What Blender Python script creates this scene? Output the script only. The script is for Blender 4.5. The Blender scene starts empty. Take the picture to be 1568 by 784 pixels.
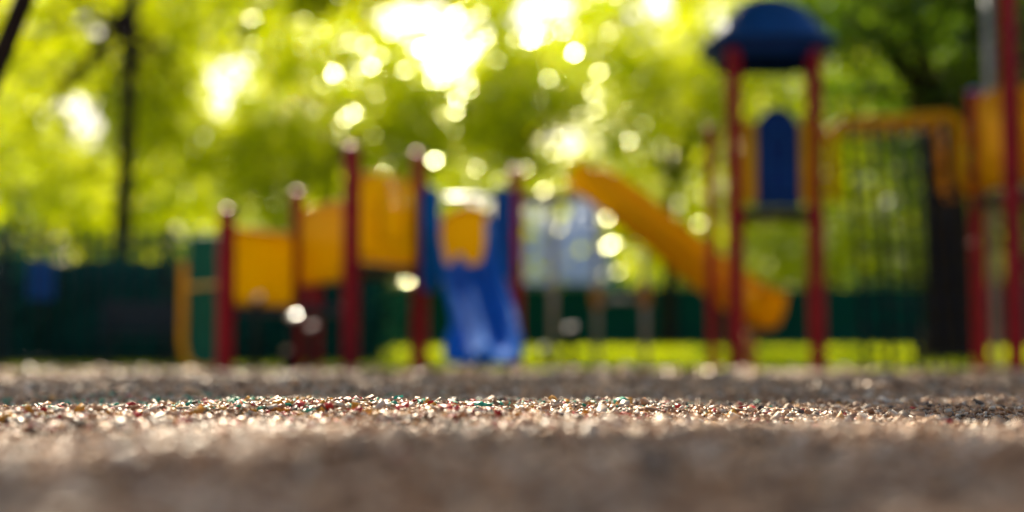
import bpy, math, random
import numpy as np
from mathutils import Vector, Matrix, noise
random.seed(4); rng=np.random.default_rng(7)
S=bpy.context.scene
S.view_settings.view_transform='Standard'; S.view_settings.look='None'; S.view_settings.exposure=0
EL=math.radians(36); AZ=math.radians(-12)
SUN=np.array([math.sin(AZ)*math.cos(EL), math.cos(AZ)*math.cos(EL), math.sin(EL)])
# ---------- world / sun
w=bpy.data.worlds.new("World"); S.world=w; w.use_nodes=True
nt=w.node_tree; bg=nt.nodes['Background']
sk=nt.nodes.new('ShaderNodeTexSky'); sk.sky_type='NISHITA'; sk.sun_disc=False
sk.sun_elevation=EL; sk.sun_rotation=AZ; sk.dust_density=3.0
nt.links.new(sk.outputs[0],bg.inputs[0]); bg.inputs[1].default_value=0.15
sl=bpy.data.lights.new("sun",'SUN'); sl.energy=5; sl.angle=math.radians(.5); sl.color=(1,.90,.72)
so=bpy.data.objects.new("sun",sl); S.collection.objects.link(so)
so.rotation_euler=Vector(SUN).to_track_quat('Z','Y').to_euler(); so.location=(0,0,20)
HALF=SUN+np.array([0,-1,-.05]); HALF/=np.linalg.norm(HALF)
# ---------- camera
cd=bpy.data.cameras.new("camera"); cam=bpy.data.objects.new("camera",cd); S.collection.objects.link(cam)
cam.location=(0,0,.12); cam.rotation_euler=(math.radians(90+4.3),0,0)
cd.lens=50; cd.sensor_width=36; cd.clip_end=2000; cd.clip_start=.02
cd.dof.use_dof=True; cd.dof.focus_distance=3.35; cd.dof.aperture_fstop=0.85
S.camera=cam
# ---------- materials
def mat(name,col,rough=.4,metal=0,var=.25,scale=6,bump=0,col2=None,spec=.5,trans=None):
    m=bpy.data.materials.new(name); m.use_nodes=True; n=m.node_tree; b=n.nodes['Principled BSDF']
    tc=n.nodes.new('ShaderNodeTexCoord'); no=n.nodes.new('ShaderNodeTexNoise'); no.inputs['Scale'].default_value=scale; no.inputs['Detail'].default_value=6
    n.links.new(tc.outputs['Object'],no.inputs['Vector'])
    r=n.nodes.new('ShaderNodeValToRGB'); c=np.array(col)
    c2=np.array(col2) if col2 else c*(1-var)
    r.color_ramp.elements[0].position=.35; r.color_ramp.elements[1].position=.65
    r.color_ramp.elements[0].color=(*c2,1); r.color_ramp.elements[1].color=(*c,1)
    n.links.new(no.outputs[0],r.inputs[0]); n.links.new(r.outputs[0],b.inputs['Base Color'])
    b.inputs['Roughness'].default_value=rough; b.inputs['Metallic'].default_value=metal
    b.inputs['Specular IOR Level'].default_value=spec
    if trans:
        t=n.nodes.new('ShaderNodeBsdfTranslucent'); t.inputs[0].default_value=(*trans,1); mx=n.nodes.new('ShaderNodeMixShader'); mx.inputs[0].default_value=.4
        n.links.new(b.outputs[0],mx.inputs[1]); n.links.new(t.outputs[0],mx.inputs[2]); n.links.new(mx.outputs[0],n.nodes['Material Output'].inputs[0])
    if bump:
        bp=n.nodes.new('ShaderNodeBump'); bp.inputs['Strength'].default_value=bump; bp.inputs['Distance'].default_value=.02
        n.links.new(no.outputs[0],bp.inputs['Height']); n.links.new(bp.outputs[0],b.inputs['Normal'])
    return m
RED=mat('red_paint',(.46,.006,.018),.4,spec=.2); YEL=mat('yellow_plastic',(.95,.53,.0),.5,spec=.1,var=.12)
YELP=mat('yellow_panel',(.95,.53,.0),.5,spec=.1,var=.12,trans=(1,.76,.0))
BLU=mat('blue_plastic',(.006,.23,.85),.75,spec=.08); BLR=mat('blue_roof_plastic',(.006,.13,.50),.5,spec=.25)
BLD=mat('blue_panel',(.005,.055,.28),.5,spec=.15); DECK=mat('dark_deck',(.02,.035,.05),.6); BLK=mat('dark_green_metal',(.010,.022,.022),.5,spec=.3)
STEEL=mat('steel',(.85,.85,.82),.3,1,var=.05); CAP=mat('painted_cap',(.20,.10,.09),.32,1,var=.2); PALE=mat('galvanised_post',(.5,.51,.5),.5,.3)
TEAL=mat('green_plastic',(.01,.20,.12),.5,spec=.2); SCREEN=mat('green_windscreen',(.005,.10,.075),.9,scale=1.5,bump=.2,spec=.1)
BARK=mat('bark',(.045,.032,.022),.9,scale=9,bump=.8,spec=.1); ROPE=mat('net_rope',(.012,.02,.035),.8,spec=.1)
SIDING=mat('white_siding',(.82,.86,.90),.6,var=.06); ROOF=mat('pale_metal_roof',(.80,.86,.90),.35,.7,var=.15,scale=.6); GLASS=mat('window_glass',(.05,.07,.1),.08)
CORE=mat('shrub_core',(.012,.10,.075),1,scale=5,spec=0,col2=(.004,.04,.034))
def leafmat(name,diff,trans,gl=.9,rough=.24,lo=(.36,.48,1.),const=None):
    m=bpy.data.materials.new(name); m.use_nodes=True; n=m.node_tree; n.nodes.clear()
    o=n.nodes.new('ShaderNodeOutputMaterial'); at=n.nodes.new('ShaderNodeAttribute'); at.attribute_name='rnd'
    def ramp(c,a,b_):
        r=n.nodes.new('ShaderNodeValToRGB'); c=np.array(c)
        r.color_ramp.elements[0].color=(*np.minimum(c*a,1),1); r.color_ramp.elements[1].color=(*np.minimum(c*b_,1),1)
        n.links.new(at.outputs['Fac'],r.inputs[0]); return r
    d=n.nodes.new('ShaderNodeBsdfDiffuse'); t=n.nodes.new('ShaderNodeBsdfTranslucent'); g=n.nodes.new('ShaderNodeBsdfGlossy'); g.inputs['Roughness'].default_value=rough
    n.links.new(ramp(diff,np.array([.5,.7,1.]),np.array([1.4,1.2,1.])).outputs[0],d.inputs[0])
    n.links.new(ramp(trans,np.array(lo),np.array([1.35,1.15,.8])).outputs[0],t.inputs[0])
    m1=n.nodes.new('ShaderNodeAddShader'); n.links.new(d.outputs[0],m1.inputs[0]); n.links.new(t.outputs[0],m1.inputs[1])
    m2=n.nodes.new('ShaderNodeMixShader')
    if const: m2.inputs[0].default_value=const; g.inputs[0].default_value=(1,1,.62,1)
    else:
        fr=n.nodes.new('ShaderNodeFresnel'); fr.inputs[0].default_value=1.4
        ml=n.nodes.new('ShaderNodeMath'); ml.operation='MULTIPLY'; ml.inputs[1].default_value=gl
        n.links.new(fr.outputs[0],ml.inputs[0]); n.links.new(ml.outputs[0],m2.inputs[0])
    n.links.new(m1.outputs[0],m2.inputs[1]); n.links.new(g.outputs[0],m2.inputs[2]); n.links.new(m2.outputs[0],o.inputs[0]); return m
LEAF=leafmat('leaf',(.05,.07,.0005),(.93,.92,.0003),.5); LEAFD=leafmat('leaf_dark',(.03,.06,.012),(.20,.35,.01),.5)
LEAFF=leafmat('leaf_distant',(.035,.05,.003),(.80,.82,.001),.2)
GLINT=leafmat('leaf_glint',(.05,.07,.001),(.8,.8,.001),rough=.28,const=.45)  # glossy leaf material for the leaves added to make sun glints
LEAFH=leafmat('leaf_shrub',(.012,.09,.065),(.03,.18,.09),.2); GRASS=leafmat('grass_blade',(.09,.14,.004),(.80,.88,.005),.2)
LEAFS=leafmat('leaf_shade_tree',(.05,.08,.01),(.09,.11,.01),.3)
# ---------- mesh helpers
def link(ob,parent=None):
    S.collection.objects.link(ob)
    if parent: ob.parent=parent
    return ob
def empty(name,loc=(0,0,0)):
    e=bpy.data.objects.new(name,None); e.empty_display_size=.2; return link(e)
class MB:
    def __init__(s): s.v=[];s.f=[];s.m=[];s.sm=[]
    def add(s,v,f,m=0,smooth=True):
        o=len(s.v); s.v+=[tuple(x) for x in v]; s.f+=[tuple(i+o for i in q) for q in f]; s.m+=[m]*len(f); s.sm+=[smooth]*len(f)
    def box(s,a,b,m=0):
        x0,y0,z0=a;x1,y1,z1=b
        s.add([(x0,y0,z0),(x1,y0,z0),(x1,y1,z0),(x0,y1,z0),(x0,y0,z1),(x1,y0,z1),(x1,y1,z1),(x0,y1,z1)],
              [(0,3,2,1),(4,5,6,7),(0,1,5,4),(1,2,6,5),(2,3,7,6),(3,0,4,7)],m,False)
    def tube(s,pts,rad,m=0,n=14,cap=True):
        pts=[Vector(p) for p in pts]
        if not hasattr(rad,'__len__'): rad=[rad]*len(pts)
        vs=[];fs=[];up=None
        for i,p in enumerate(pts):
            t=(pts[min(i+1,len(pts)-1)]-pts[max(i-1,0)]).normalized()
            if up is None: up=Vector((1,0,0)) if abs(t.z)>.7 else Vector((0,0,1))
            a=(up-t*up.dot(t)).normalized(); b=t.cross(a); up=a
            for k in range(n):
                th=2*math.pi*k/n; vs.append(p+(a*math.cos(th)+b*math.sin(th))*rad[i])
        for i in range(len(pts)-1):
            for k in range(n):
                fs.append((i*n+k,i*n+(k+1)%n,(i+1)*n+(k+1)%n,(i+1)*n+k))
        if cap: fs.append(tuple(range(n-1,-1,-1))); fs.append(tuple((len(pts)-1)*n+k for k in range(n)))
        s.add(vs,fs,m)
    def dome(s,c,r,R,m=0,n=24,axis=(0,0,1),rings=7):
        ax=Vector(axis).normalized(); a=ax.orthogonal().normalized(); b=ax.cross(a); c=Vector(c); h0=math.sqrt(R*R-r*r)
        vs=[];fs=[]
        for i in range(rings):
            q=r*(1-i/(rings-.5)); h=math.sqrt(R*R-q*q)-h0
            for k in range(n):
                t=2*math.pi*k/n; vs.append(c+(a*math.cos(t)+b*math.sin(t))*q+ax*h)
        for i in range(rings-1):
            for k in range(n): fs.append((i*n+k,i*n+(k+1)%n,(i+1)*n+(k+1)%n,(i+1)*n+k))
        vs.append(c+ax*(R-h0))
        for k in range(n): fs.append(((rings-1)*n+k,(rings-1)*n+(k+1)%n,rings*n))
        s.add(vs,fs,m)
    def ob(s,name,mats,parent=None,bevel=0,solid=0):
        me=bpy.data.meshes.new(name); me.from_pydata(s.v,[],s.f)
        for q in (mats if isinstance(mats,list) else [mats]): me.materials.append(q)
        me.polygons.foreach_set('material_index',s.m); me.polygons.foreach_set('use_smooth',s.sm); me.update()
        o=bpy.data.objects.new(name,me)
        if solid:
            q=o.modifiers.new('s','SOLIDIFY'); q.thickness=solid; q.offset=0
        if bevel:
            q=o.modifiers.new('b','BEVEL'); q.width=bevel; q.segments=3; q.limit_method='ANGLE'
        return link(o,parent)
def post(x,y,z,parent,r=.075,mt=None,capm=None,name='post'):
    b=MB(); b.tube([(x,y,-.1),(x,y,z)],r,0,20,cap=False)
    b.tube([(x,y,z-.03),(x,y,z+.012)],r+.01,0,24,cap=False)
    b.dome((x,y,z+.012),r+.01,.125,1)
    for zc in (z*.45,z*.72): b.tube([(x,y,zc),(x,y,zc+.05)],r+.012,0,20)
    return b.ob(name,[mt or RED,capm or CAP],parent)
def oriented_panel(p0,p1,z0,z1,parent,mt,name,arch=0,slats=True,th=.04):
    p0=Vector((*p0,0));p1=Vector((*p1,0)); L=(p1-p0).length; d=(p1-p0)/L; nrm=Vector((-d.y,d.x,0))
    cols=24; b=MB()
    def top(u): return z1-arch*(abs(2*u-1)**2.2)
    def P(u,z,o): return p0+d*(u*L)+nrm*o+Vector((0,0,z))
    for sgn in (-1,1):
        o=sgn*th/2
        for i in range(cols):
            u0=i/cols;u1=(i+1)/cols
            rib=.012*sgn if (slats and i%4 in(1,2)) else 0
            b.add([P(u0,z0,o+rib),P(u1,z0,o+rib),P(u1,top(u1),o+rib),P(u0,top(u0),o+rib)],[(0,1,2,3)],0,False)
    for i in range(cols):
        u0=i/cols;u1=(i+1)/cols
        b.add([P(u0,top(u0),-th/2-.012),P(u1,top(u1),-th/2-.012),P(u1,top(u1),th/2+.012),P(u0,top(u0),th/2+.012)],[(0,1,2,3)],0,False)
    fr=[P(0,z0,0),P(0,top(0),0)]+[P(i/12,top(i/12),0) for i in range(1,12)]+[P(1,top(1),0),P(1,z0,0)]
    b.tube(fr,.028,0,8); b.tube([P(0,z0,0),P(1,z0,0)],.028,0,8)
    return b.ob(name,mt,parent)
# ---------- ground
def rise(y):
    t=np.clip((y-18)/14,0,1); return .42*t*t*(3-2*t)
def hgt(x,y):
    near=np.clip((14-y)/6,0,1)
    return near*(.010*np.sin(2.1*x+.7*y)+.008*np.sin(3.7*y-1.3*x+1)+.005*np.sin(7*x+5*y)+.004*np.sin(11*y-6*x))+rise(y)
xs=np.unique(np.concatenate([np.linspace(-400,-20,20),np.linspace(-20,-5,16),np.linspace(-5,5,121),np.linspace(5,20,16),np.linspace(20,400,20)]))
ys=np.unique(np.concatenate([np.linspace(-60,0,13),np.linspace(0,10,141),np.linspace(10,20,41),np.linspace(20,40,31),np.linspace(40,600,30)]))
X,Y=np.meshgrid(xs,ys); V=np.stack([X,Y,hgt(X,Y)],-1).reshape(-1,3); nx=len(xs); F=[];M=[]
for j in range(len(ys)-1):
    for i in range(nx-1):
        F.append((j*nx+i,j*nx+i+1,(j+1)*nx+i+1,(j+1)*nx+i)); M.append(1 if ys[j]>=18.2 else 0)
MULCH=mat('mulch_base',(.42,.22,.11),.9,scale=60,bump=.8,col2=(.15,.075,.04),spec=.05); LAWN=mat('grass_ground',(.10,.14,.01),.9,scale=5,spec=.1)
me=bpy.data.meshes.new('ground'); me.from_pydata(V.tolist(),[],F); me.materials.append(MULCH); me.materials.append(LAWN)
me.polygons.foreach_set('material_index',M); me.polygons.foreach_set('use_smooth',[True]*len(F)); link(bpy.data.objects.new('ground',me))
def quads_ob(name,verts,nquads_idx,mat_,rnd=None,col=None,parent=None):
    me=bpy.data.meshes.new(name); nv=len(verts); nf=len(nquads_idx)
    me.vertices.add(nv); me.vertices.foreach_set('co',verts.astype(np.float32).ravel())
    me.loops.add(nf*4); me.loops.foreach_set('vertex_index',nquads_idx.astype(np.int32).ravel())
    me.polygons.add(nf); me.polygons.foreach_set('loop_start',np.arange(0,nf*4,4,dtype=np.int32))
    me.update(calc_edges=True)
    if rnd is not None:
        a=me.attributes.new('rnd','FLOAT','POINT'); a.data.foreach_set('value',rnd.astype(np.float32))
    if col is not None:
        a=me.attributes.new('gcol','FLOAT_COLOR','POINT'); a.data.foreach_set('color',col.astype(np.float32).ravel())
    me.materials.append(mat_); return link(bpy.data.objects.new(name,me),parent)
def frames(n,axis,w_rand,w_axis):
    """random frames whose normals lean towards an axis"""
    r0=rng.normal(size=(n,3)); r0/=np.linalg.norm(r0,axis=1)[:,None]
    r0*=np.sign(r0@axis)[:,None]; nn_=r0*w_rand+w_axis*axis; nn_/=np.linalg.norm(nn_,axis=1)[:,None]
    r=rng.normal(size=(n,3)); a=np.cross(nn_,r); a/=np.linalg.norm(a,axis=1)[:,None]; b=np.cross(nn_,a)
    return np.stack([a,b,nn_],-1)
LB=SUN+np.array([0,0,.35]); LB/=np.linalg.norm(LB)
UP=np.array([0,0,1.])
# ---------- rubber / stone granules
def band(y0,y1,dens,size):
    hw=.42*y1+.7; n=int(dens*(y1-y0)*2*hw); y=rng.uniform(y0,y1,n); x=rng.uniform(-hw,hw,n)
    k=np.abs(x)<.42*y+.5; return x[k],y[k],np.full(k.sum(),size)*np.exp(rng.normal(0,.34,k.sum()))
bs=[band(.7,2,3400,.0072),band(2,5,5600,.0066),band(5,8.5,2000,.010),band(8.5,18,260,.024)]
gx,gy,gs=[np.concatenate([b[i] for b in bs]) for i in range(3)]; n=len(gx)
cube=np.array([(-1,-1,-1),(1,-1,-1),(1,1,-1),(-1,1,-1),(-1,-1,1),(1,-1,1),(1,1,1),(-1,1,1)],float)
cf=np.array([(0,3,2,1),(4,5,6,7),(0,1,5,4),(1,2,6,5),(2,3,7,6),(3,0,4,7)])
v=cube[None]*rng.uniform(.55,1,(n,8,1))*.75; v=v*np.stack([rng.uniform(.8,1.7,n),rng.uniform(.6,1.2,n),rng.uniform(.35,.7,n)],-1)[:,None,:]
v=np.einsum('nij,nkj->nki',frames(n,UP,1.0,.8),v)*gs[:,None,None]
v+=np.stack([gx,gy,hgt(gx,gy)+gs*rng.uniform(-.1,.75,n)],-1)[:,None,:]
pal=np.array([(.88,.47,.22),(.68,.34,.16),(.42,.20,.09),(.10,.055,.03),(.62,.42,.26),(.96,.74,.52),(.72,.03,.03),(.02,.52,.30),(.98,.40,.02)])
left=np.clip((1.1-gx)/1.4,0,1)*np.exp(-((gy-3.3)/.8)**2)
pr=rng.random(n); idx=rng.choice(6,n,p=[.26,.24,.17,.09,.10,.14])
teal=np.exp(-((gy-3.9)/.5)**2)*np.clip((.9-gx)/1.3,0,1)
idx=np.where(pr<.15*left,6,idx); idx=np.where((pr>.25)&(pr<.25+.32*teal),7,idx); idx=np.where((pr>.84)&(pr<.84+.15*left),8,idx)
gc=pal[idx]*rng.uniform(.7,1.02,(n,1)); gc=np.concatenate([gc,np.ones((n,1))],1)
GR=bpy.data.materials.new('granules'); GR.use_nodes=True; a=GR.node_tree.nodes.new('ShaderNodeAttribute'); a.attribute_name='gcol'
pb=GR.node_tree.nodes['Principled BSDF']; GR.node_tree.links.new(a.outputs['Color'],pb.inputs['Base Color']); pb.inputs['Roughness'].default_value=.44; pb.inputs['Specular IOR Level'].default_value=.85; pb.inputs['Specular Tint'].default_value=(1,.80,.60,1)
quads_ob('mulch_granules',v.reshape(-1,3),(cf[None]+np.arange(n)[:,None,None]*8).reshape(-1,4),GR,col=np.repeat(gc,8,0))
# ---------- grass blades
n=36000; bx=rng.uniform(-11,14,n); by=18.1+rng.random(n)**1.2*13; bh=rng.uniform(.05,.12,n); th=rng.uniform(0,6.28,n)
d=np.stack([np.cos(th),np.sin(th),0*th],-1)*.015; base=np.stack([bx,by,rise(by)-.005],-1); tip=base+np.stack([rng.normal(0,.02,n),rng.normal(0,.02,n),bh],-1)
v=np.stack([base-d,base+d,tip+d*.3,tip-d*.3],1).reshape(-1,3)
quads_ob('grass',v,np.arange(n*4).reshape(-1,4),GRASS,rnd=np.repeat(rng.random(n),4))
# ---------- leaves
LF=np.array([(-.5,0,0),(0,-.32,.03),(.5,0,0),(0,.32,.03)])
def leaves(c,rad,per,size,cull=None):
    n=len(c)*per; cc=np.repeat(c,per,0); rr=np.repeat(rad,per); tone=np.repeat(rng.random(len(c)),per)
    p=cc+rng.normal(size=(n,3))*rr[:,None]*np.array([.55,.55,.42])
    if cull is not None: k=cull(p); p=p[k]; tone=tone[k]
    n=len(p); s=size*rng.uniform(.6,1.35,n)
    v=np.einsum('nij,kj->nki',frames(n,LB,1,.65),LF)*s[:,None,None]+p[:,None,:]
    return v.reshape(-1,3),np.repeat(.55*tone+.45*rng.random(n),4)
def add_glints(cs,cr,n,size,e,cull=None):
    """added mirror-like leaves around the crown, aimed midway between sun and camera for glints"""
    i=rng.integers(0,len(cs),n); q=rng.normal(size=(n,3)); q/=np.linalg.norm(q,axis=1)[:,None]
    p=cs[i]+q*cr[i][:,None]*.95
    n=len(p); s=size*rng.uniform(.7,1.5,n)
    lf=LF*np.array([1,1,0])
    v=np.einsum('nij,kj->nki',frames(n,HALF,.22,1),lf)*s[:,None,None]+p[:,None,:]
    quads_ob('glint_leaves',v.reshape(-1,3),np.arange(n*4).reshape(-1,4),GLINT,rnd=np.repeat(rng.random(n),4),parent=e)
def tree(name,base,fork,r,blobs,per,size,lm,cull=None,crad=(.45,.8),limbs=14,glints=0):
    e=empty(name); cs=[]
    for (cx,cy,cz,rx,ry,rz,k) in blobs:
        q=rng.normal(size=(k,3)); q/=np.linalg.norm(q,axis=1)[:,None]; q*=rng.random((k,1))**.4
        cs.append(np.array([cx,cy,cz])+q*np.array([rx,ry,rz]))
    cs=np.concatenate(cs); cr=rng.uniform(*crad,len(cs))
    v,rn=leaves(cs,cr,per,size,cull)
    quads_ob('crown',v,np.arange(len(v)).reshape(-1,4),lm,rnd=rn,parent=e)
    if glints: add_glints(cs,cr,glints,.19,e)
    b=MB(); B=Vector(base); Fk=Vector(fork)
    pts=[B.lerp(Fk,t)+Vector((.12*math.sin(3*t+base[0]),0,0))*r*2*t for t in (0,.04,.12,.3,.5,.7,.85,1)]
    pts[0].z-=.15
    b.tube(pts,[r*q for q in(1.6,1.3,1.08,1,.92,.85,.8,.72)],0,16)
    for i in range(limbs):
        tgt=Vector(cs[int(i*len(cs)/limbs)]); st=pts[-2].lerp(pts[-1],random.random())
        mid=st.lerp(tgt,.5)+Vector((random.uniform(-.3,.3),random.uniform(-.3,.3),.35))
        q1=st.lerp(mid,.5)+Vector((0,0,.1))
        b.tube([st,q1,mid,tgt],[r*.5,r*.36,r*.24,r*.08],0,8)
        for k in range(3):
            t2=Vector(cs[random.randrange(len(cs))]); 
            if (t2-mid).length<2.2: b.tube([mid,mid.lerp(t2,.5)+Vector((0,0,.12)),t2],[r*.2,r*.12,r*.04],0,6)
    b.ob('trunk',BARK,e); return e
# openings in the woodland canopy (sky holes): slopes x/y, z/y and half sizes
OPEN=[(-.204,.195,.016,.026),(-.30,.168,.016,.019),(-.333,.181,.014,.010),(-.070,.244,.030,.016),(-.042,.215,.017,.020),(.018,.252,.026,.014),(.094,.250,.020,.011),(.150,.24,.018,.013),(-.187,.214,.012,.010),(-.295,.235,.015,.010),(.305,.228,.010,.010),(.04,.158,.026,.012)]
orng=np.random.default_rng(11)
for i in range(170):
    x=orng.uniform(-.37,.36); z=orng.uniform(.06,.255)
    if x>.1 and z>.2 and orng.random()<.5: continue
    r=orng.choice([orng.uniform(.0035,.005),orng.uniform(.0045,.0075)],p=[.65,.35]); OPEN.append((x,z,r,r*orng.uniform(.8,1.2)))
def openings(y,keep,sc=1.0):
    lst=[(a*y,b*y+.12,c*y*sc,d*y*sc) for a,b,c,d in OPEN]
    def f(p):
        k=np.ones(len(p),bool); rr=rng.random(len(p))
        for (x,z,a,c) in lst: k&=~((((p[:,0]-x)/a)**2+((p[:,2]-z)/c)**2<1)&(rr>keep))
        if y>35: k&=~((p[:,0]>.3)&(p[:,0]<3.4)&(p[:,2]<5.6)&(p[:,1]<54)&(rr>.35))
        return k
    return f
tree('slender_tree',(-6.5,23.5,rise(23.5)),(-6.4,23.5,6.2),.15,[(-6.6,25.6,5.6,2.6,1.8,2.4,60),(-7.8,25.2,4.0,1.8,1.6,1.5,34)],66,.18,LEAF,openings(25.4,.02,1.25),glints=1300)
tree('maple_tree',(-3.7,28,rise(28.)),(-3.6,28,4.2),.2,[(-3.6,27,5.0,3.0,2.6,2.0,90),(-4.6,26.5,3.6,1.7,1.6,1.2,34)],66,.18,LEAF,openings(27,.02,1.25),glints=1500)
tree('maple_tree',(.08,29,rise(29.)),(.1,29,4.6),.12,[(.3,28,5.7,3.4,2.6,2.1,95),(-.6,27.5,4.6,2.6,1.4,.9,36)],66,.18,LEAF,openings(28,.02,1.2),glints=1500)
tree('maple_tree',(3.4,31,rise(31.)),(3.5,31,4.4),.16,[(3.9,30,5.9,3.0,2.6,2.3,95)],66,.18,LEAF,openings(30,.02,1.2),glints=1200)
tree('oak_tree',(7.4,24,rise(24.)),(7.3,24,4.4),.42,[(7.6,24,5.9,3.4,2.6,2.2,120),(9.6,23.5,4.3,1.6,1.6,1.6,26)],85,.18,LEAFD,openings(24,.1,1.1),glints=700)
# near shade tree: unseen crown, gaps carved to leave a sunlit ground band
sn=np.array(SUN)
def shade(p):
    g=p-sn*(p[:,2]/sn[2])[:,None]; x=g[:,0];y=g[:,1]
    wob=.25*np.sin(2.3*x+1)+.15*np.sin(5.1*x)
    e1=np.exp(-((y-3.0-wob)/1.35)**6)*(1/(1+np.exp((x-1.0)/.15)))
    e2=np.exp(-((y-2.2)/.35)**2-((x-1.0)/.6)**2)
    e3=.9*(np.sin(2.9*x+1.7*y)*np.sin(1.9*y-3.1*x+1)>.6)
    return (rng.random(len(p))>np.clip(1.6*e1+e2+e3,0,1))&(p[:,2]>.2625*p[:,1]+.45)
tree('shade_tree',(-4.07,9,0),(-2.65,9,3.7),.075,[(-1.9,13.2,6.0,4.8,6.0,.7,175),(2.8,13.4,6.1,3.2,6.0,.7,135)],105,.2,LEAFS,shade,crad=(.5,.75),limbs=16)
# woodland beyond
e=empty('distant_trees')
def mass(n_c,x,y,z,rad,per,size,lm,opn,name,glints=0):
    c=np.stack([rng.uniform(*x,n_c),rng.uniform(*y,n_c),z[0]+rng.random(n_c)*(z[1]-z[0])],-1)
    c=c[~((c[:,0]>.6)&(c[:,0]<3.4)&(c[:,2]<6.5)&(c[:,1]<54))]; cr=rng.uniform(*rad,len(c))
    v,rn=leaves(c,cr,per,size,opn); quads_ob(name,v,np.arange(len(v)).reshape(-1,4),lm,rnd=rn,parent=e)
    if glints: add_glints(c,cr,glints,.32,e)
mass(270,(-22,12),(41,47),(2.3,9.0),(1.0,1.7),52,.42,LEAF,openings(44,.02,1.2),'crowns',glints=2000)
mass(110,(11,24),(38,46),(4,10),(1.0,1.7),55,.42,LEAFD,openings(42,.1),'crowns_dark')  # right-hand crowns in the dark leaf colour
mass(60,(5.5,13.5),(37,40),(1.8,5),(.7,1.1),50,.28,LEAF,openings(38.5,.1),'lit_saplings',glints=1200)
mass(650,(-48,50),(96,104),(0,31),(2.4,3.6),55,1.5,LEAFF,openings(100,.0,1.0),'tree_line')
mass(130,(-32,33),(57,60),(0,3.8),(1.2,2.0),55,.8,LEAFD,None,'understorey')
b=MB()
for i in range(26):
    x=random.uniform(-25,27); y=random.uniform(43,51)
    if -1<x<5: continue
    b.tube([(x,y,.2),(x+.1,y,3),(x+random.uniform(-.4,.4),y,7)],[.25,.2,.1],0,8)
b.ob('trunks',BARK,e)
def hedge(x0,x1,y0,y1,h,nc,per,size):
    e=empty('hedge'); b=MB(); nx_=int((x1-x0)/.35); nyz=10; vs=[];fs=[]
    for i in range(nx_+1):
        x=x0+(x1-x0)*i/nx_
        for j in range(nyz):
            t=math.pi*j/(nyz-1); yy=(y0+y1)/2-math.cos(t)*(y1-y0)/2*.85; zz=max(0,math.sin(t))**.4*h*.88
            q=noise.noise(Vector((x*1.1,yy*1.3,zz*1.3)))
            vs.append((x+q*.1,yy+q*.25,float(rise(yy))+zz*(1+.22*q)-.03))
    for i in range(nx_):
        for j in range(nyz-1): fs.append((i*nyz+j,(i+1)*nyz+j,(i+1)*nyz+j+1,i*nyz+j+1))
    b.add(vs,fs); b.ob('core',CORE,e)
    c=np.stack([rng.uniform(x0,x1,nc),rng.uniform(y0,y1,nc),rng.random(nc)*h],-1); c[:,2]+=rise(c[:,1])
    v,rn=leaves(c,rng.uniform(.35,.6,nc),per,size); quads_ob('leaves',v,np.arange(len(v)).reshape(-1,4),LEAFH,rnd=rn,parent=e)
hedge(-12,-2.0,21.3,22.8,1.9,110,70,.12)
hedge(-3,15,33,35,1.35,130,70,.15)
# ---------- fences
b=MB(); e=empty('picket_fence')
fx=np.arange(-11,-4.4,.15)
fy=lambda x:18.6+(x+4.5)*.12
for x in fx: b.tube([(x,fy(x),0),(x,fy(x),1.84)],.018,0,6)
b.ob('pickets',BLK,e)
b=MB()
for z in (.15,1.66): b.tube([(-11,fy(-11),z),(-4.4,fy(-4.4),z)],.03,0,8)
for x in np.arange(-10.6,-4.3,2.03): b.box((x-.045,fy(x)-.045,-.1),(x+.045,fy(x)+.045,1.92))
b.ob('rails_and_posts',BLK,e)
e=empty('windscreen_fence'); b=MB(); z0=float(rise(31.)); nn=175; vs=[];fs=[]
for i in range(nn+1):
    x=-11+i*.15; o=.03*math.sin(i*1.3)+.02*math.sin(i*.45)
    vs+=[(x,31+o,z0+.05),(x,31+o*1.6,z0+.7),(x,31,z0+1.35+.02*math.sin(i*.7))]
for i in range(nn): fs+=[(3*i,3*i+3,3*i+4,3*i+1),(3*i+1,3*i+4,3*i+5,3*i+2)]
b.add(vs,fs); b.ob('screen_fabric',SCREEN,e)
b=MB()
for x in np.arange(-11,15.3,2.4): b.tube([(x,31.08,z0-.1),(x,31.08,z0+1.45)],.035,0,8)
b.tube([(-11,31.08,z0+1.43),(15.2,31.08,z0+1.43)],.025,0,8); b.ob('posts',BLK,e)
# ---------- house: low eaves, broad pale roof facing the playground
e=empty('white_house'); b=MB(); hx0,hx1,hy0,hy1=.6,3.4,54,60
b.box((hx0,hy0,.3),(hx1,hy1,3.6),0)
for hx in (hx0,hx1): b.add([(hx,hy0,3.6),(hx,hy1,3.6),(hx,57,6.6)],[(0,1,2)],0,False)
b.ob('walls',SIDING,e)
b=MB()
b.add([(hx0-.3,hy0-.5,3.1),(hx1+.3,hy0-.5,3.1),(hx1+.3,57,6.75),(hx0-.3,57,6.75)],[(0,1,2,3)],0,False)
b.add([(hx0-.3,57.01,6.75),(hx1+.3,57.01,6.75),(hx1+.3,hy1+.5,3.1),(hx0-.3,hy1+.5,3.1)],[(0,1,2,3)],0,False)
b.ob('roof',ROOF,e,solid=.12)
b=MB()
for i in range(7): b.tube([(hx0-.25+i*.54,hy0-.5,3.2),(hx0-.25+i*.54,56.95,6.83)],.03,0,6)
b.tube([(hx0-.3,57,6.84),(hx1+.3,57,6.84)],.07,0,8); b.ob('roof_seams',ROOF,e)
b=MB(); g=MB()
for wx in(.9,2.2):
    b.box((wx-.08,hy0-.06,1.32),(wx+.98,hy0-.003,2.88)); g.box((wx,hy0-.09,1.4),(wx+.9,hy0-.063,2.8))
    b.box((wx+.43,hy0-.12,1.4),(wx+.47,hy0-.093,2.8))
b.ob('window_frames',SIDING,e); g.ob('window_glass',GLASS,e)
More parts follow.
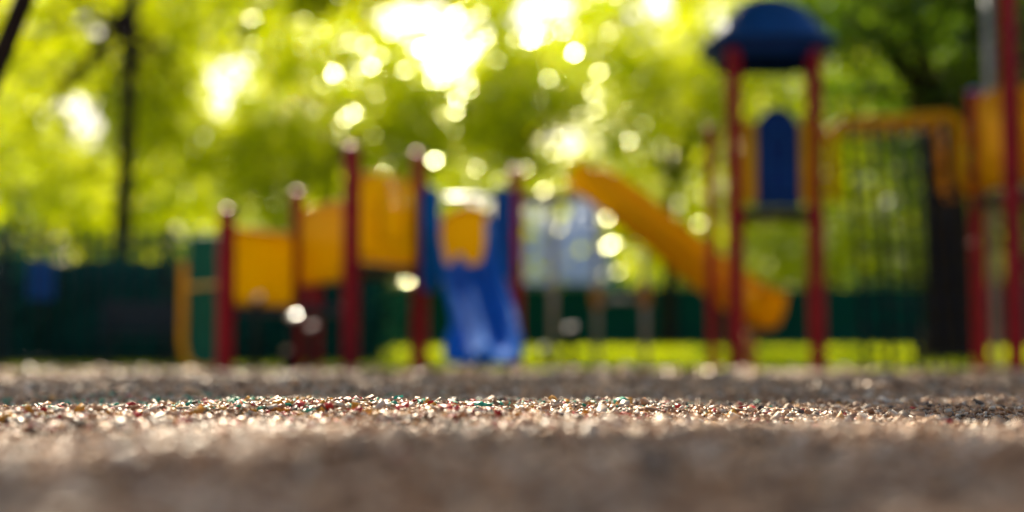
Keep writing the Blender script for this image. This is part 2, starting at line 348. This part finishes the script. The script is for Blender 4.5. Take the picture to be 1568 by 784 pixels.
# ---------- main play structure
ps=empty('playground_structure')
for x,y,z in [(-3.02,15,1.70),(-2.45,16.2,2.05),(-1.70,15,2.38),(-1.07,16.2,2.5),(.05,17,2.42),(-1.1,17.3,2.3),(-2.4,17.3,1.9)]:
    post(x,y,z,ps,.092 if y<16 else .08)
def deck(pts,z,parent,name='deck'):
    b=MB(); n=len(pts)
    b.add([(x,y,z-.07) for x,y in pts]+[(x,y,z) for x,y in pts],[tuple(range(n-1,-1,-1)),tuple(range(n,2*n))]+[(i,(i+1)%n,n+(i+1)%n,n+i) for i in range(n)],0,False)
    return b.ob(name,DECK,parent,bevel=.01)
deck([(-3.0,15.05),(-1.72,15.05),(-2.4,17.2),(-2.5,16.3)],.72,ps)
deck([(-1.68,15.05),(-1.1,16.1),(.0,16.3),(.0,17.2),(-1.1,17.3),(-2.35,17.2)],1.2,ps)
oriented_panel((-2.97,15.15),(-2.5,16.1),.76,1.55,ps,YELP,'barrier_panel')
oriented_panel((-2.38,16.1),(-1.8,15.2),1.02,1.85,ps,YELP,'barrier_panel')
oriented_panel((-1.64,15.12),(-1.13,16.08),1.27,2.17,ps,YELP,'window_panel',arch=.05)
b=MB(); A0=Vector((-1.64,15.12,0)); A1=Vector((-1.13,16.08,0)); off=Vector((.08,-.045,0))
def WP(u,z): return A0.lerp(A1,u)+off+Vector((0,0,z))
b.tube([WP(.25,1.45),WP(.25,1.85),WP(.35,1.98),WP(.5,2.03),WP(.65,1.98),WP(.75,1.85),WP(.75,1.45),WP(.25,1.45)],.025,0,8); b.ob('window_relief',YEL,ps)
oriented_panel((-2.38,17.3),(-1.14,17.3),1.25,2.0,ps,YELP,'rear_panel')
oriented_panel((-.86,16.42),(-.14,16.42),1.16,1.92,ps,YELP,'arch_panel',arch=.25)
oriented_panel((-1.0,16.0),(-.83,15.95),.95,2.08,ps,BLU,'hood_side',arch=.05,slats=False,th=.08)
oriented_panel((-.19,15.95),(-.01,16.0),1.1,2.08,ps,BLR,'hood_side',arch=.05,slats=False,th=.08)
b=MB(); hv=(Vector(SUN)+Vector((0.03,-.99,-.1)))
hv.x=0; hv.normalize(); sd=Vector((1,0,0)); tv=hv.cross(sd); c0=Vector((-.52,15.95,2.0)); vs=[];fs=[]
# crowned polished strap: centre line turned to the sun's azimuth
hv=Vector(HALF); sd=(Vector((1,0,0))-hv*hv.x).normalized(); tv=hv.cross(sd)
K=12
for i in range(K+1):
    a=(i/K-.5)*2*.28
    for x in np.linspace(-.27,.27,9):
        bow=-.020*(x/.27)**2
        q=c0+sd*x+tv*(.26*math.sin(a))+hv*(.26*math.cos(a)-.26+bow); q.z-= sd.z*x; vs.append(q)
for i in range(K):
    for j in range(8): fs.append((i*9+j,i*9+j+1,(i+1)*9+j+1,(i+1)*9+j))
b.add(vs,fs); b.tube([c0+Vector((-.36,0,-.03)),c0+Vector((.36,0,-.03))],.02,0,12); b.ob('hood_crossbar',STEEL,ps,solid=.012)
def slide(path,prof,mt,parent,name='chute',hi=None,th=.03):
    P=[Vector(p) for p in path]; N=40
    def cr(t):
        s=t*(len(P)-1); i=min(int(s),len(P)-2); f=s-i
        p0=P[max(i-1,0)];p1=P[i];p2=P[i+1];p3=P[min(i+2,len(P)-1)]
        return .5*((2*p1)+(p2-p0)*f+(2*p0-5*p1+4*p2-p3)*f*f+(-p0+3*p1-3*p2+p3)*f**3)
    b=MB(); vs=[];fs=[];m=len(prof)
    for i in range(N+1):
        t=i/N; p=cr(t); tg=(cr(min(t+.01,1))-cr(max(t-.01,0))).normalized()
        sd=tg.cross(Vector((0,0,1))).normalized(); up=sd.cross(tg).normalized()
        if up.z<0: up=-up
        for (u,h) in prof:
            k=hi(t,u) if hi else 1
            vs.append(p+sd*u*(1+.22*max(0,(t-.72)/.28))+up*h*k)
    for i in range(N):
        for j in range(m-1): fs.append((i*m+j,i*m+j+1,(i+1)*m+j+1,(i+1)*m+j))
    b.add(vs,fs); o=b.ob(name,mt,parent,solid=th)
    for j in (0,m-1):
        b=MB(); b.tube([vs[i*m+j] for i in range(N+1)],.032,0,10); b.ob(name+'_rim',mt,parent)
    return o
prof=[(-.30,.26),(-.295,.12),(-.26,.02),(-.18,-.02),(-.08,-.01),(-.03,.08),(0,.11),(.03,.08),(.08,-.01),(.18,-.02),(.26,.02),(.295,.12),(.30,.26)]
slide([(-.60,16.1,1.24),(-.54,15.75,1.12),(-.43,15.15,.80),(-.31,14.5,.42),(-.27,14.1,.25),(-.27,13.75,.20),(-.27,13.6,.13)],prof,BLU,ps,'slide_chute',
      hi=lambda t,u:(1.0 if t<.7 else 1-.7*(t-.7)/.3)*(1+(1.3 if u<0 else .5)*max(0,1-abs(t-.12)/.22) if abs(u)>.28 else 1))
b=MB(); b.tube([(-.27,13.95,-.05),(-.27,13.95,.2)],.06,0,12); b.tube([(-.45,15.2,-.05),(-.45,15.2,.75)],.04,0,12); b.ob('slide_support',DECK,ps)
oriented_panel((-3.85,17.0),(-3.5,17.0),.0,1.62,ps,TEAL,'climbing_wall',slats=False)
b=MB(); b.tube([(-3.25,15.6,.05),(-3.5,15.75,.06),(-3.62,15.8,.16),(-3.66,15.8,.35),(-3.66,15.8,1.15),(-3.66,15.8,1.24)],.042,0,14); b.tube([(-3.66,15.8,.95),(-3.3,15.6,.97),(-3.02,15.1,.97)],.02,0,10); b.ob('climber_loop',YEL,ps)
# ---------- yellow slide
ys_=empty('yellow_slide')
pr2=[(-.28,.40),(-.29,.2),(-.24,.05),(-.12,0),(0,-.01),(.12,0),(.24,.05),(.29,.2),(.28,.40)]
slide([(.85,19.2,2.45),(1.15,19.0,2.25),(1.7,18.5,1.72),(2.3,18.0,1.15),(2.75,17.6,.75),(2.95,17.4,.60),(3.1,17.28,.55)],pr2,YELP,ys_)
b=MB()
for x,y,z in[(1.13,18.9,2.15),(1.72,18.4,1.55),(.55,19.5,2.3),(.55,18.8,2.3),(-.05,19.5,2.3)]: b.tube([(x,y,-.1),(x,y,z)],.04,0,14)
b.tube([(1.13,18.9,.95),(1.72,18.4,.95)],.035,0,10)
b.ob('support_posts',PALE,ys_)
b=MB(); b.tube([(2.92,17.4,-.1),(2.92,17.4,.5)],.07,0,14)
for x,y in[(1.13,18.9),(1.72,18.4)]: b.tube([(x,y,.85),(x,y,1.12)],.075,0,14)
b.ob('brackets',mat('orange_paint',(.6,.3,.03)),ys_)
b=MB(); b.box((-.08,18.75,2.3),(.85,19.55,2.37)); b.ob('platform',PALE,ys_)
# ---------- roofed tower
tw=empty('play_tower')
for x,y in[(2.53,16),(3.44,16),(2.66,16.95),(3.62,16.95)]: post(x,y,3.66,tw,.086,capm=RED)
post(2.41,17.1,2.95,tw,.065)
deck([(2.5,15.97),(3.47,15.97),(3.66,17.0),(2.64,17.0)],1.86,tw)
oriented_panel((2.77,15.98),(3.24,15.98),1.9,2.99,tw,BLD,'blue_panel',arch=.2,slats=False,th=.06)
b=MB()
b.tube([(2.85,15.93,2.05),(2.85,15.93,2.55),(2.9,15.93,2.7),(3.0,15.93,2.78),(3.1,15.93,2.7),(3.16,15.93,2.55),(3.16,15.93,2.05),(2.85,15.93,2.05)],.02,0,8)
b.tube([(2.85,15.93,2.35),(3.16,15.93,2.35)],.015,0,8); b.ob('panel_relief',BLR,tw)
oriented_panel((2.64,15.93),(2.73,15.93),1.95,2.82,tw,YEL,'side_panel',slats=False)
oriented_panel((3.28,15.93),(3.35,15.93),1.95,2.82,tw,YEL,'side_panel',slats=False)
oriented_panel((3.50,16.1),(3.62,16.8),1.95,2.8,tw,YELP,'side_panel')
b=MB(); rp=[(.585,3.60),(.60,3.70),(.70,3.76),(.76,3.79),(.75,3.82),(.68,3.87),(.60,3.95),(.53,4.06),(.45,4.18),(.35,4.28),(.2,4.36),(.02,4.39)]
m=40; vs=[];fs=[]
for r,z in rp:
    for k in range(m):
        t=2*math.pi*k/m; c,s_=math.cos(t),math.sin(t); q=(abs(c)**3.5+abs(s_)**3.5)**(-1/3.5)
        if z>4.1: q=q*.6+.4
        vs.append((2.99+r*q*c,16.47+r*q*s_,z))
for i in range(len(rp)-1):
    for k in range(m): fs.append((i*m+k,i*m+(k+1)%m,(i+1)*m+(k+1)%m,(i+1)*m+k))
fs.append(tuple((len(rp)-1)*m+k for k in range(m)))
b.add(vs,fs,0); 
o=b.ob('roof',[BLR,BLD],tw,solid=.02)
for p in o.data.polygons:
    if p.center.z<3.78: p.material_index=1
# ---------- net bridge
nb=empty('climbing_net')
for dy in (0,.85):
    b=MB(); b.tube([(3.64,16+dy,1.95),(3.64,16+dy,2.6),(3.68,16+dy,2.78),(3.78,16+dy,2.86),(4.4,15.85+dy*.9,2.86),(4.86,15.65+dy*.8,2.86),(4.93,15.62+dy*.8,2.8),(4.95,15.6+dy*.8,2.7),(4.95,15.6+dy*.8,2.15),(5.08,15.6+dy*.8,1.98)],.06,0,14); b.ob('overhead_rail',YEL,nb)
b=MB(); 
for i in range(5):
    x=3.8+i*.27; b.tube([(x,15.9,2.8),(x+.02*math.sin(i),15.6,1.5),(x,15.3,.05)],.030,0,6)
    if i<4: b.tube([(x+.135,15.9,2.8),(x+.135,15.6,1.5),(x+.135,15.3,.05)],.013,0,6)
for j in range(9):
    z=.2+j*.3; y=15.3+(.6*z/2.8); b.tube([(3.74,y,z),(4.3,y,z-.05),(4.94,y,z)],.015,0,6)
for i in range(6):
    x=3.8+i*.22; b.tube([(x,15.95,2.83),(x,16.7,2.83)],.022,0,8)
b.ob('net',ROPE,nb)
# ---------- right tower
rt=empty('playground_tower')
for x,y,z,mt in[(5.13,15.6,3.1,RED),(5.13,14.5,4.3,RED),(6.25,14.5,4.3,RED),(6.25,15.6,4.3,RED)]: post(x,y,z,rt,.088 if y<15 else .078,mt,BLU)
deck([(5.08,14.45),(6.3,14.45),(6.3,15.65),(5.08,15.65)],1.9,rt)
oriented_panel((5.14,15.5),(5.14,14.62),2.0,3.0,rt,YELP,'barrier_panel')
oriented_panel((5.25,14.5),(6.13,14.5),2.0,2.95,rt,YELP,'barrier_panel')
b=MB(); b.tube([(5.4,15.9,-.1),(5.4,15.9,4.6)],.04,0,12); b.ob('pole',PALE,rt)
# ---------- added reflectors: low posts, steel caps tilted to throw sun glints at camera
hb=Vector(HALF)
for x,y,z in[(.70,17,.55),(-2.25,14.6,.60),(-2.06,14.6,.50),(-2.62,14.6,.80),(-2.30,14.6,.26),(.42,19.5,.33)]:
    e=empty('glint_reflector'); b=MB(); b.tube([(x,y,-.05),(x,y,z-.05),Vector((x,y,z))],.04,0,16); b.ob('reflector_post',BLK,e)
    b=MB(); c=Vector((x,y,z))+hb*.01; b.dome(c,.06,.24,0,axis=hb); b.tube([c-hb*.03,c],.06,0,24,cap=False); b.ob('reflector_cap',STEEL,e)
# ---------- bench
e=empty('park_bench'); b=MB()
for i in range(4): b.box((-5.2,17.6+i*.1,.44),(-4.0,17.68+i*.1,.47))
for i in range(3): b.box((-5.2,18.02,.55+i*.12),(-4.0,18.05,.64+i*.12))
b.ob('slats',DECK,e,bevel=.008); b=MB()
for x in(-5.05,-4.15):
    b.tube([(x,17.63,-.02),(x,17.65,.42),(x,17.95,.42),(x,18.06,.95)],.025,0,8); b.tube([(x,17.98,-.02),(x,17.98,.42)],.025,0,8)
b.ob('frame',BLK,e)
e=empty('information_sign'); b=MB(); b.box((-7.12,20.9,1.06),(-6.75,20.94,1.62)); b.ob('board',BLR,e,bevel=.01)
b=MB(); b.tube([(-6.93,20.97,0),(-6.93,20.97,1.6)],.03,0,8); b.ob('sign_post',BLK,e)
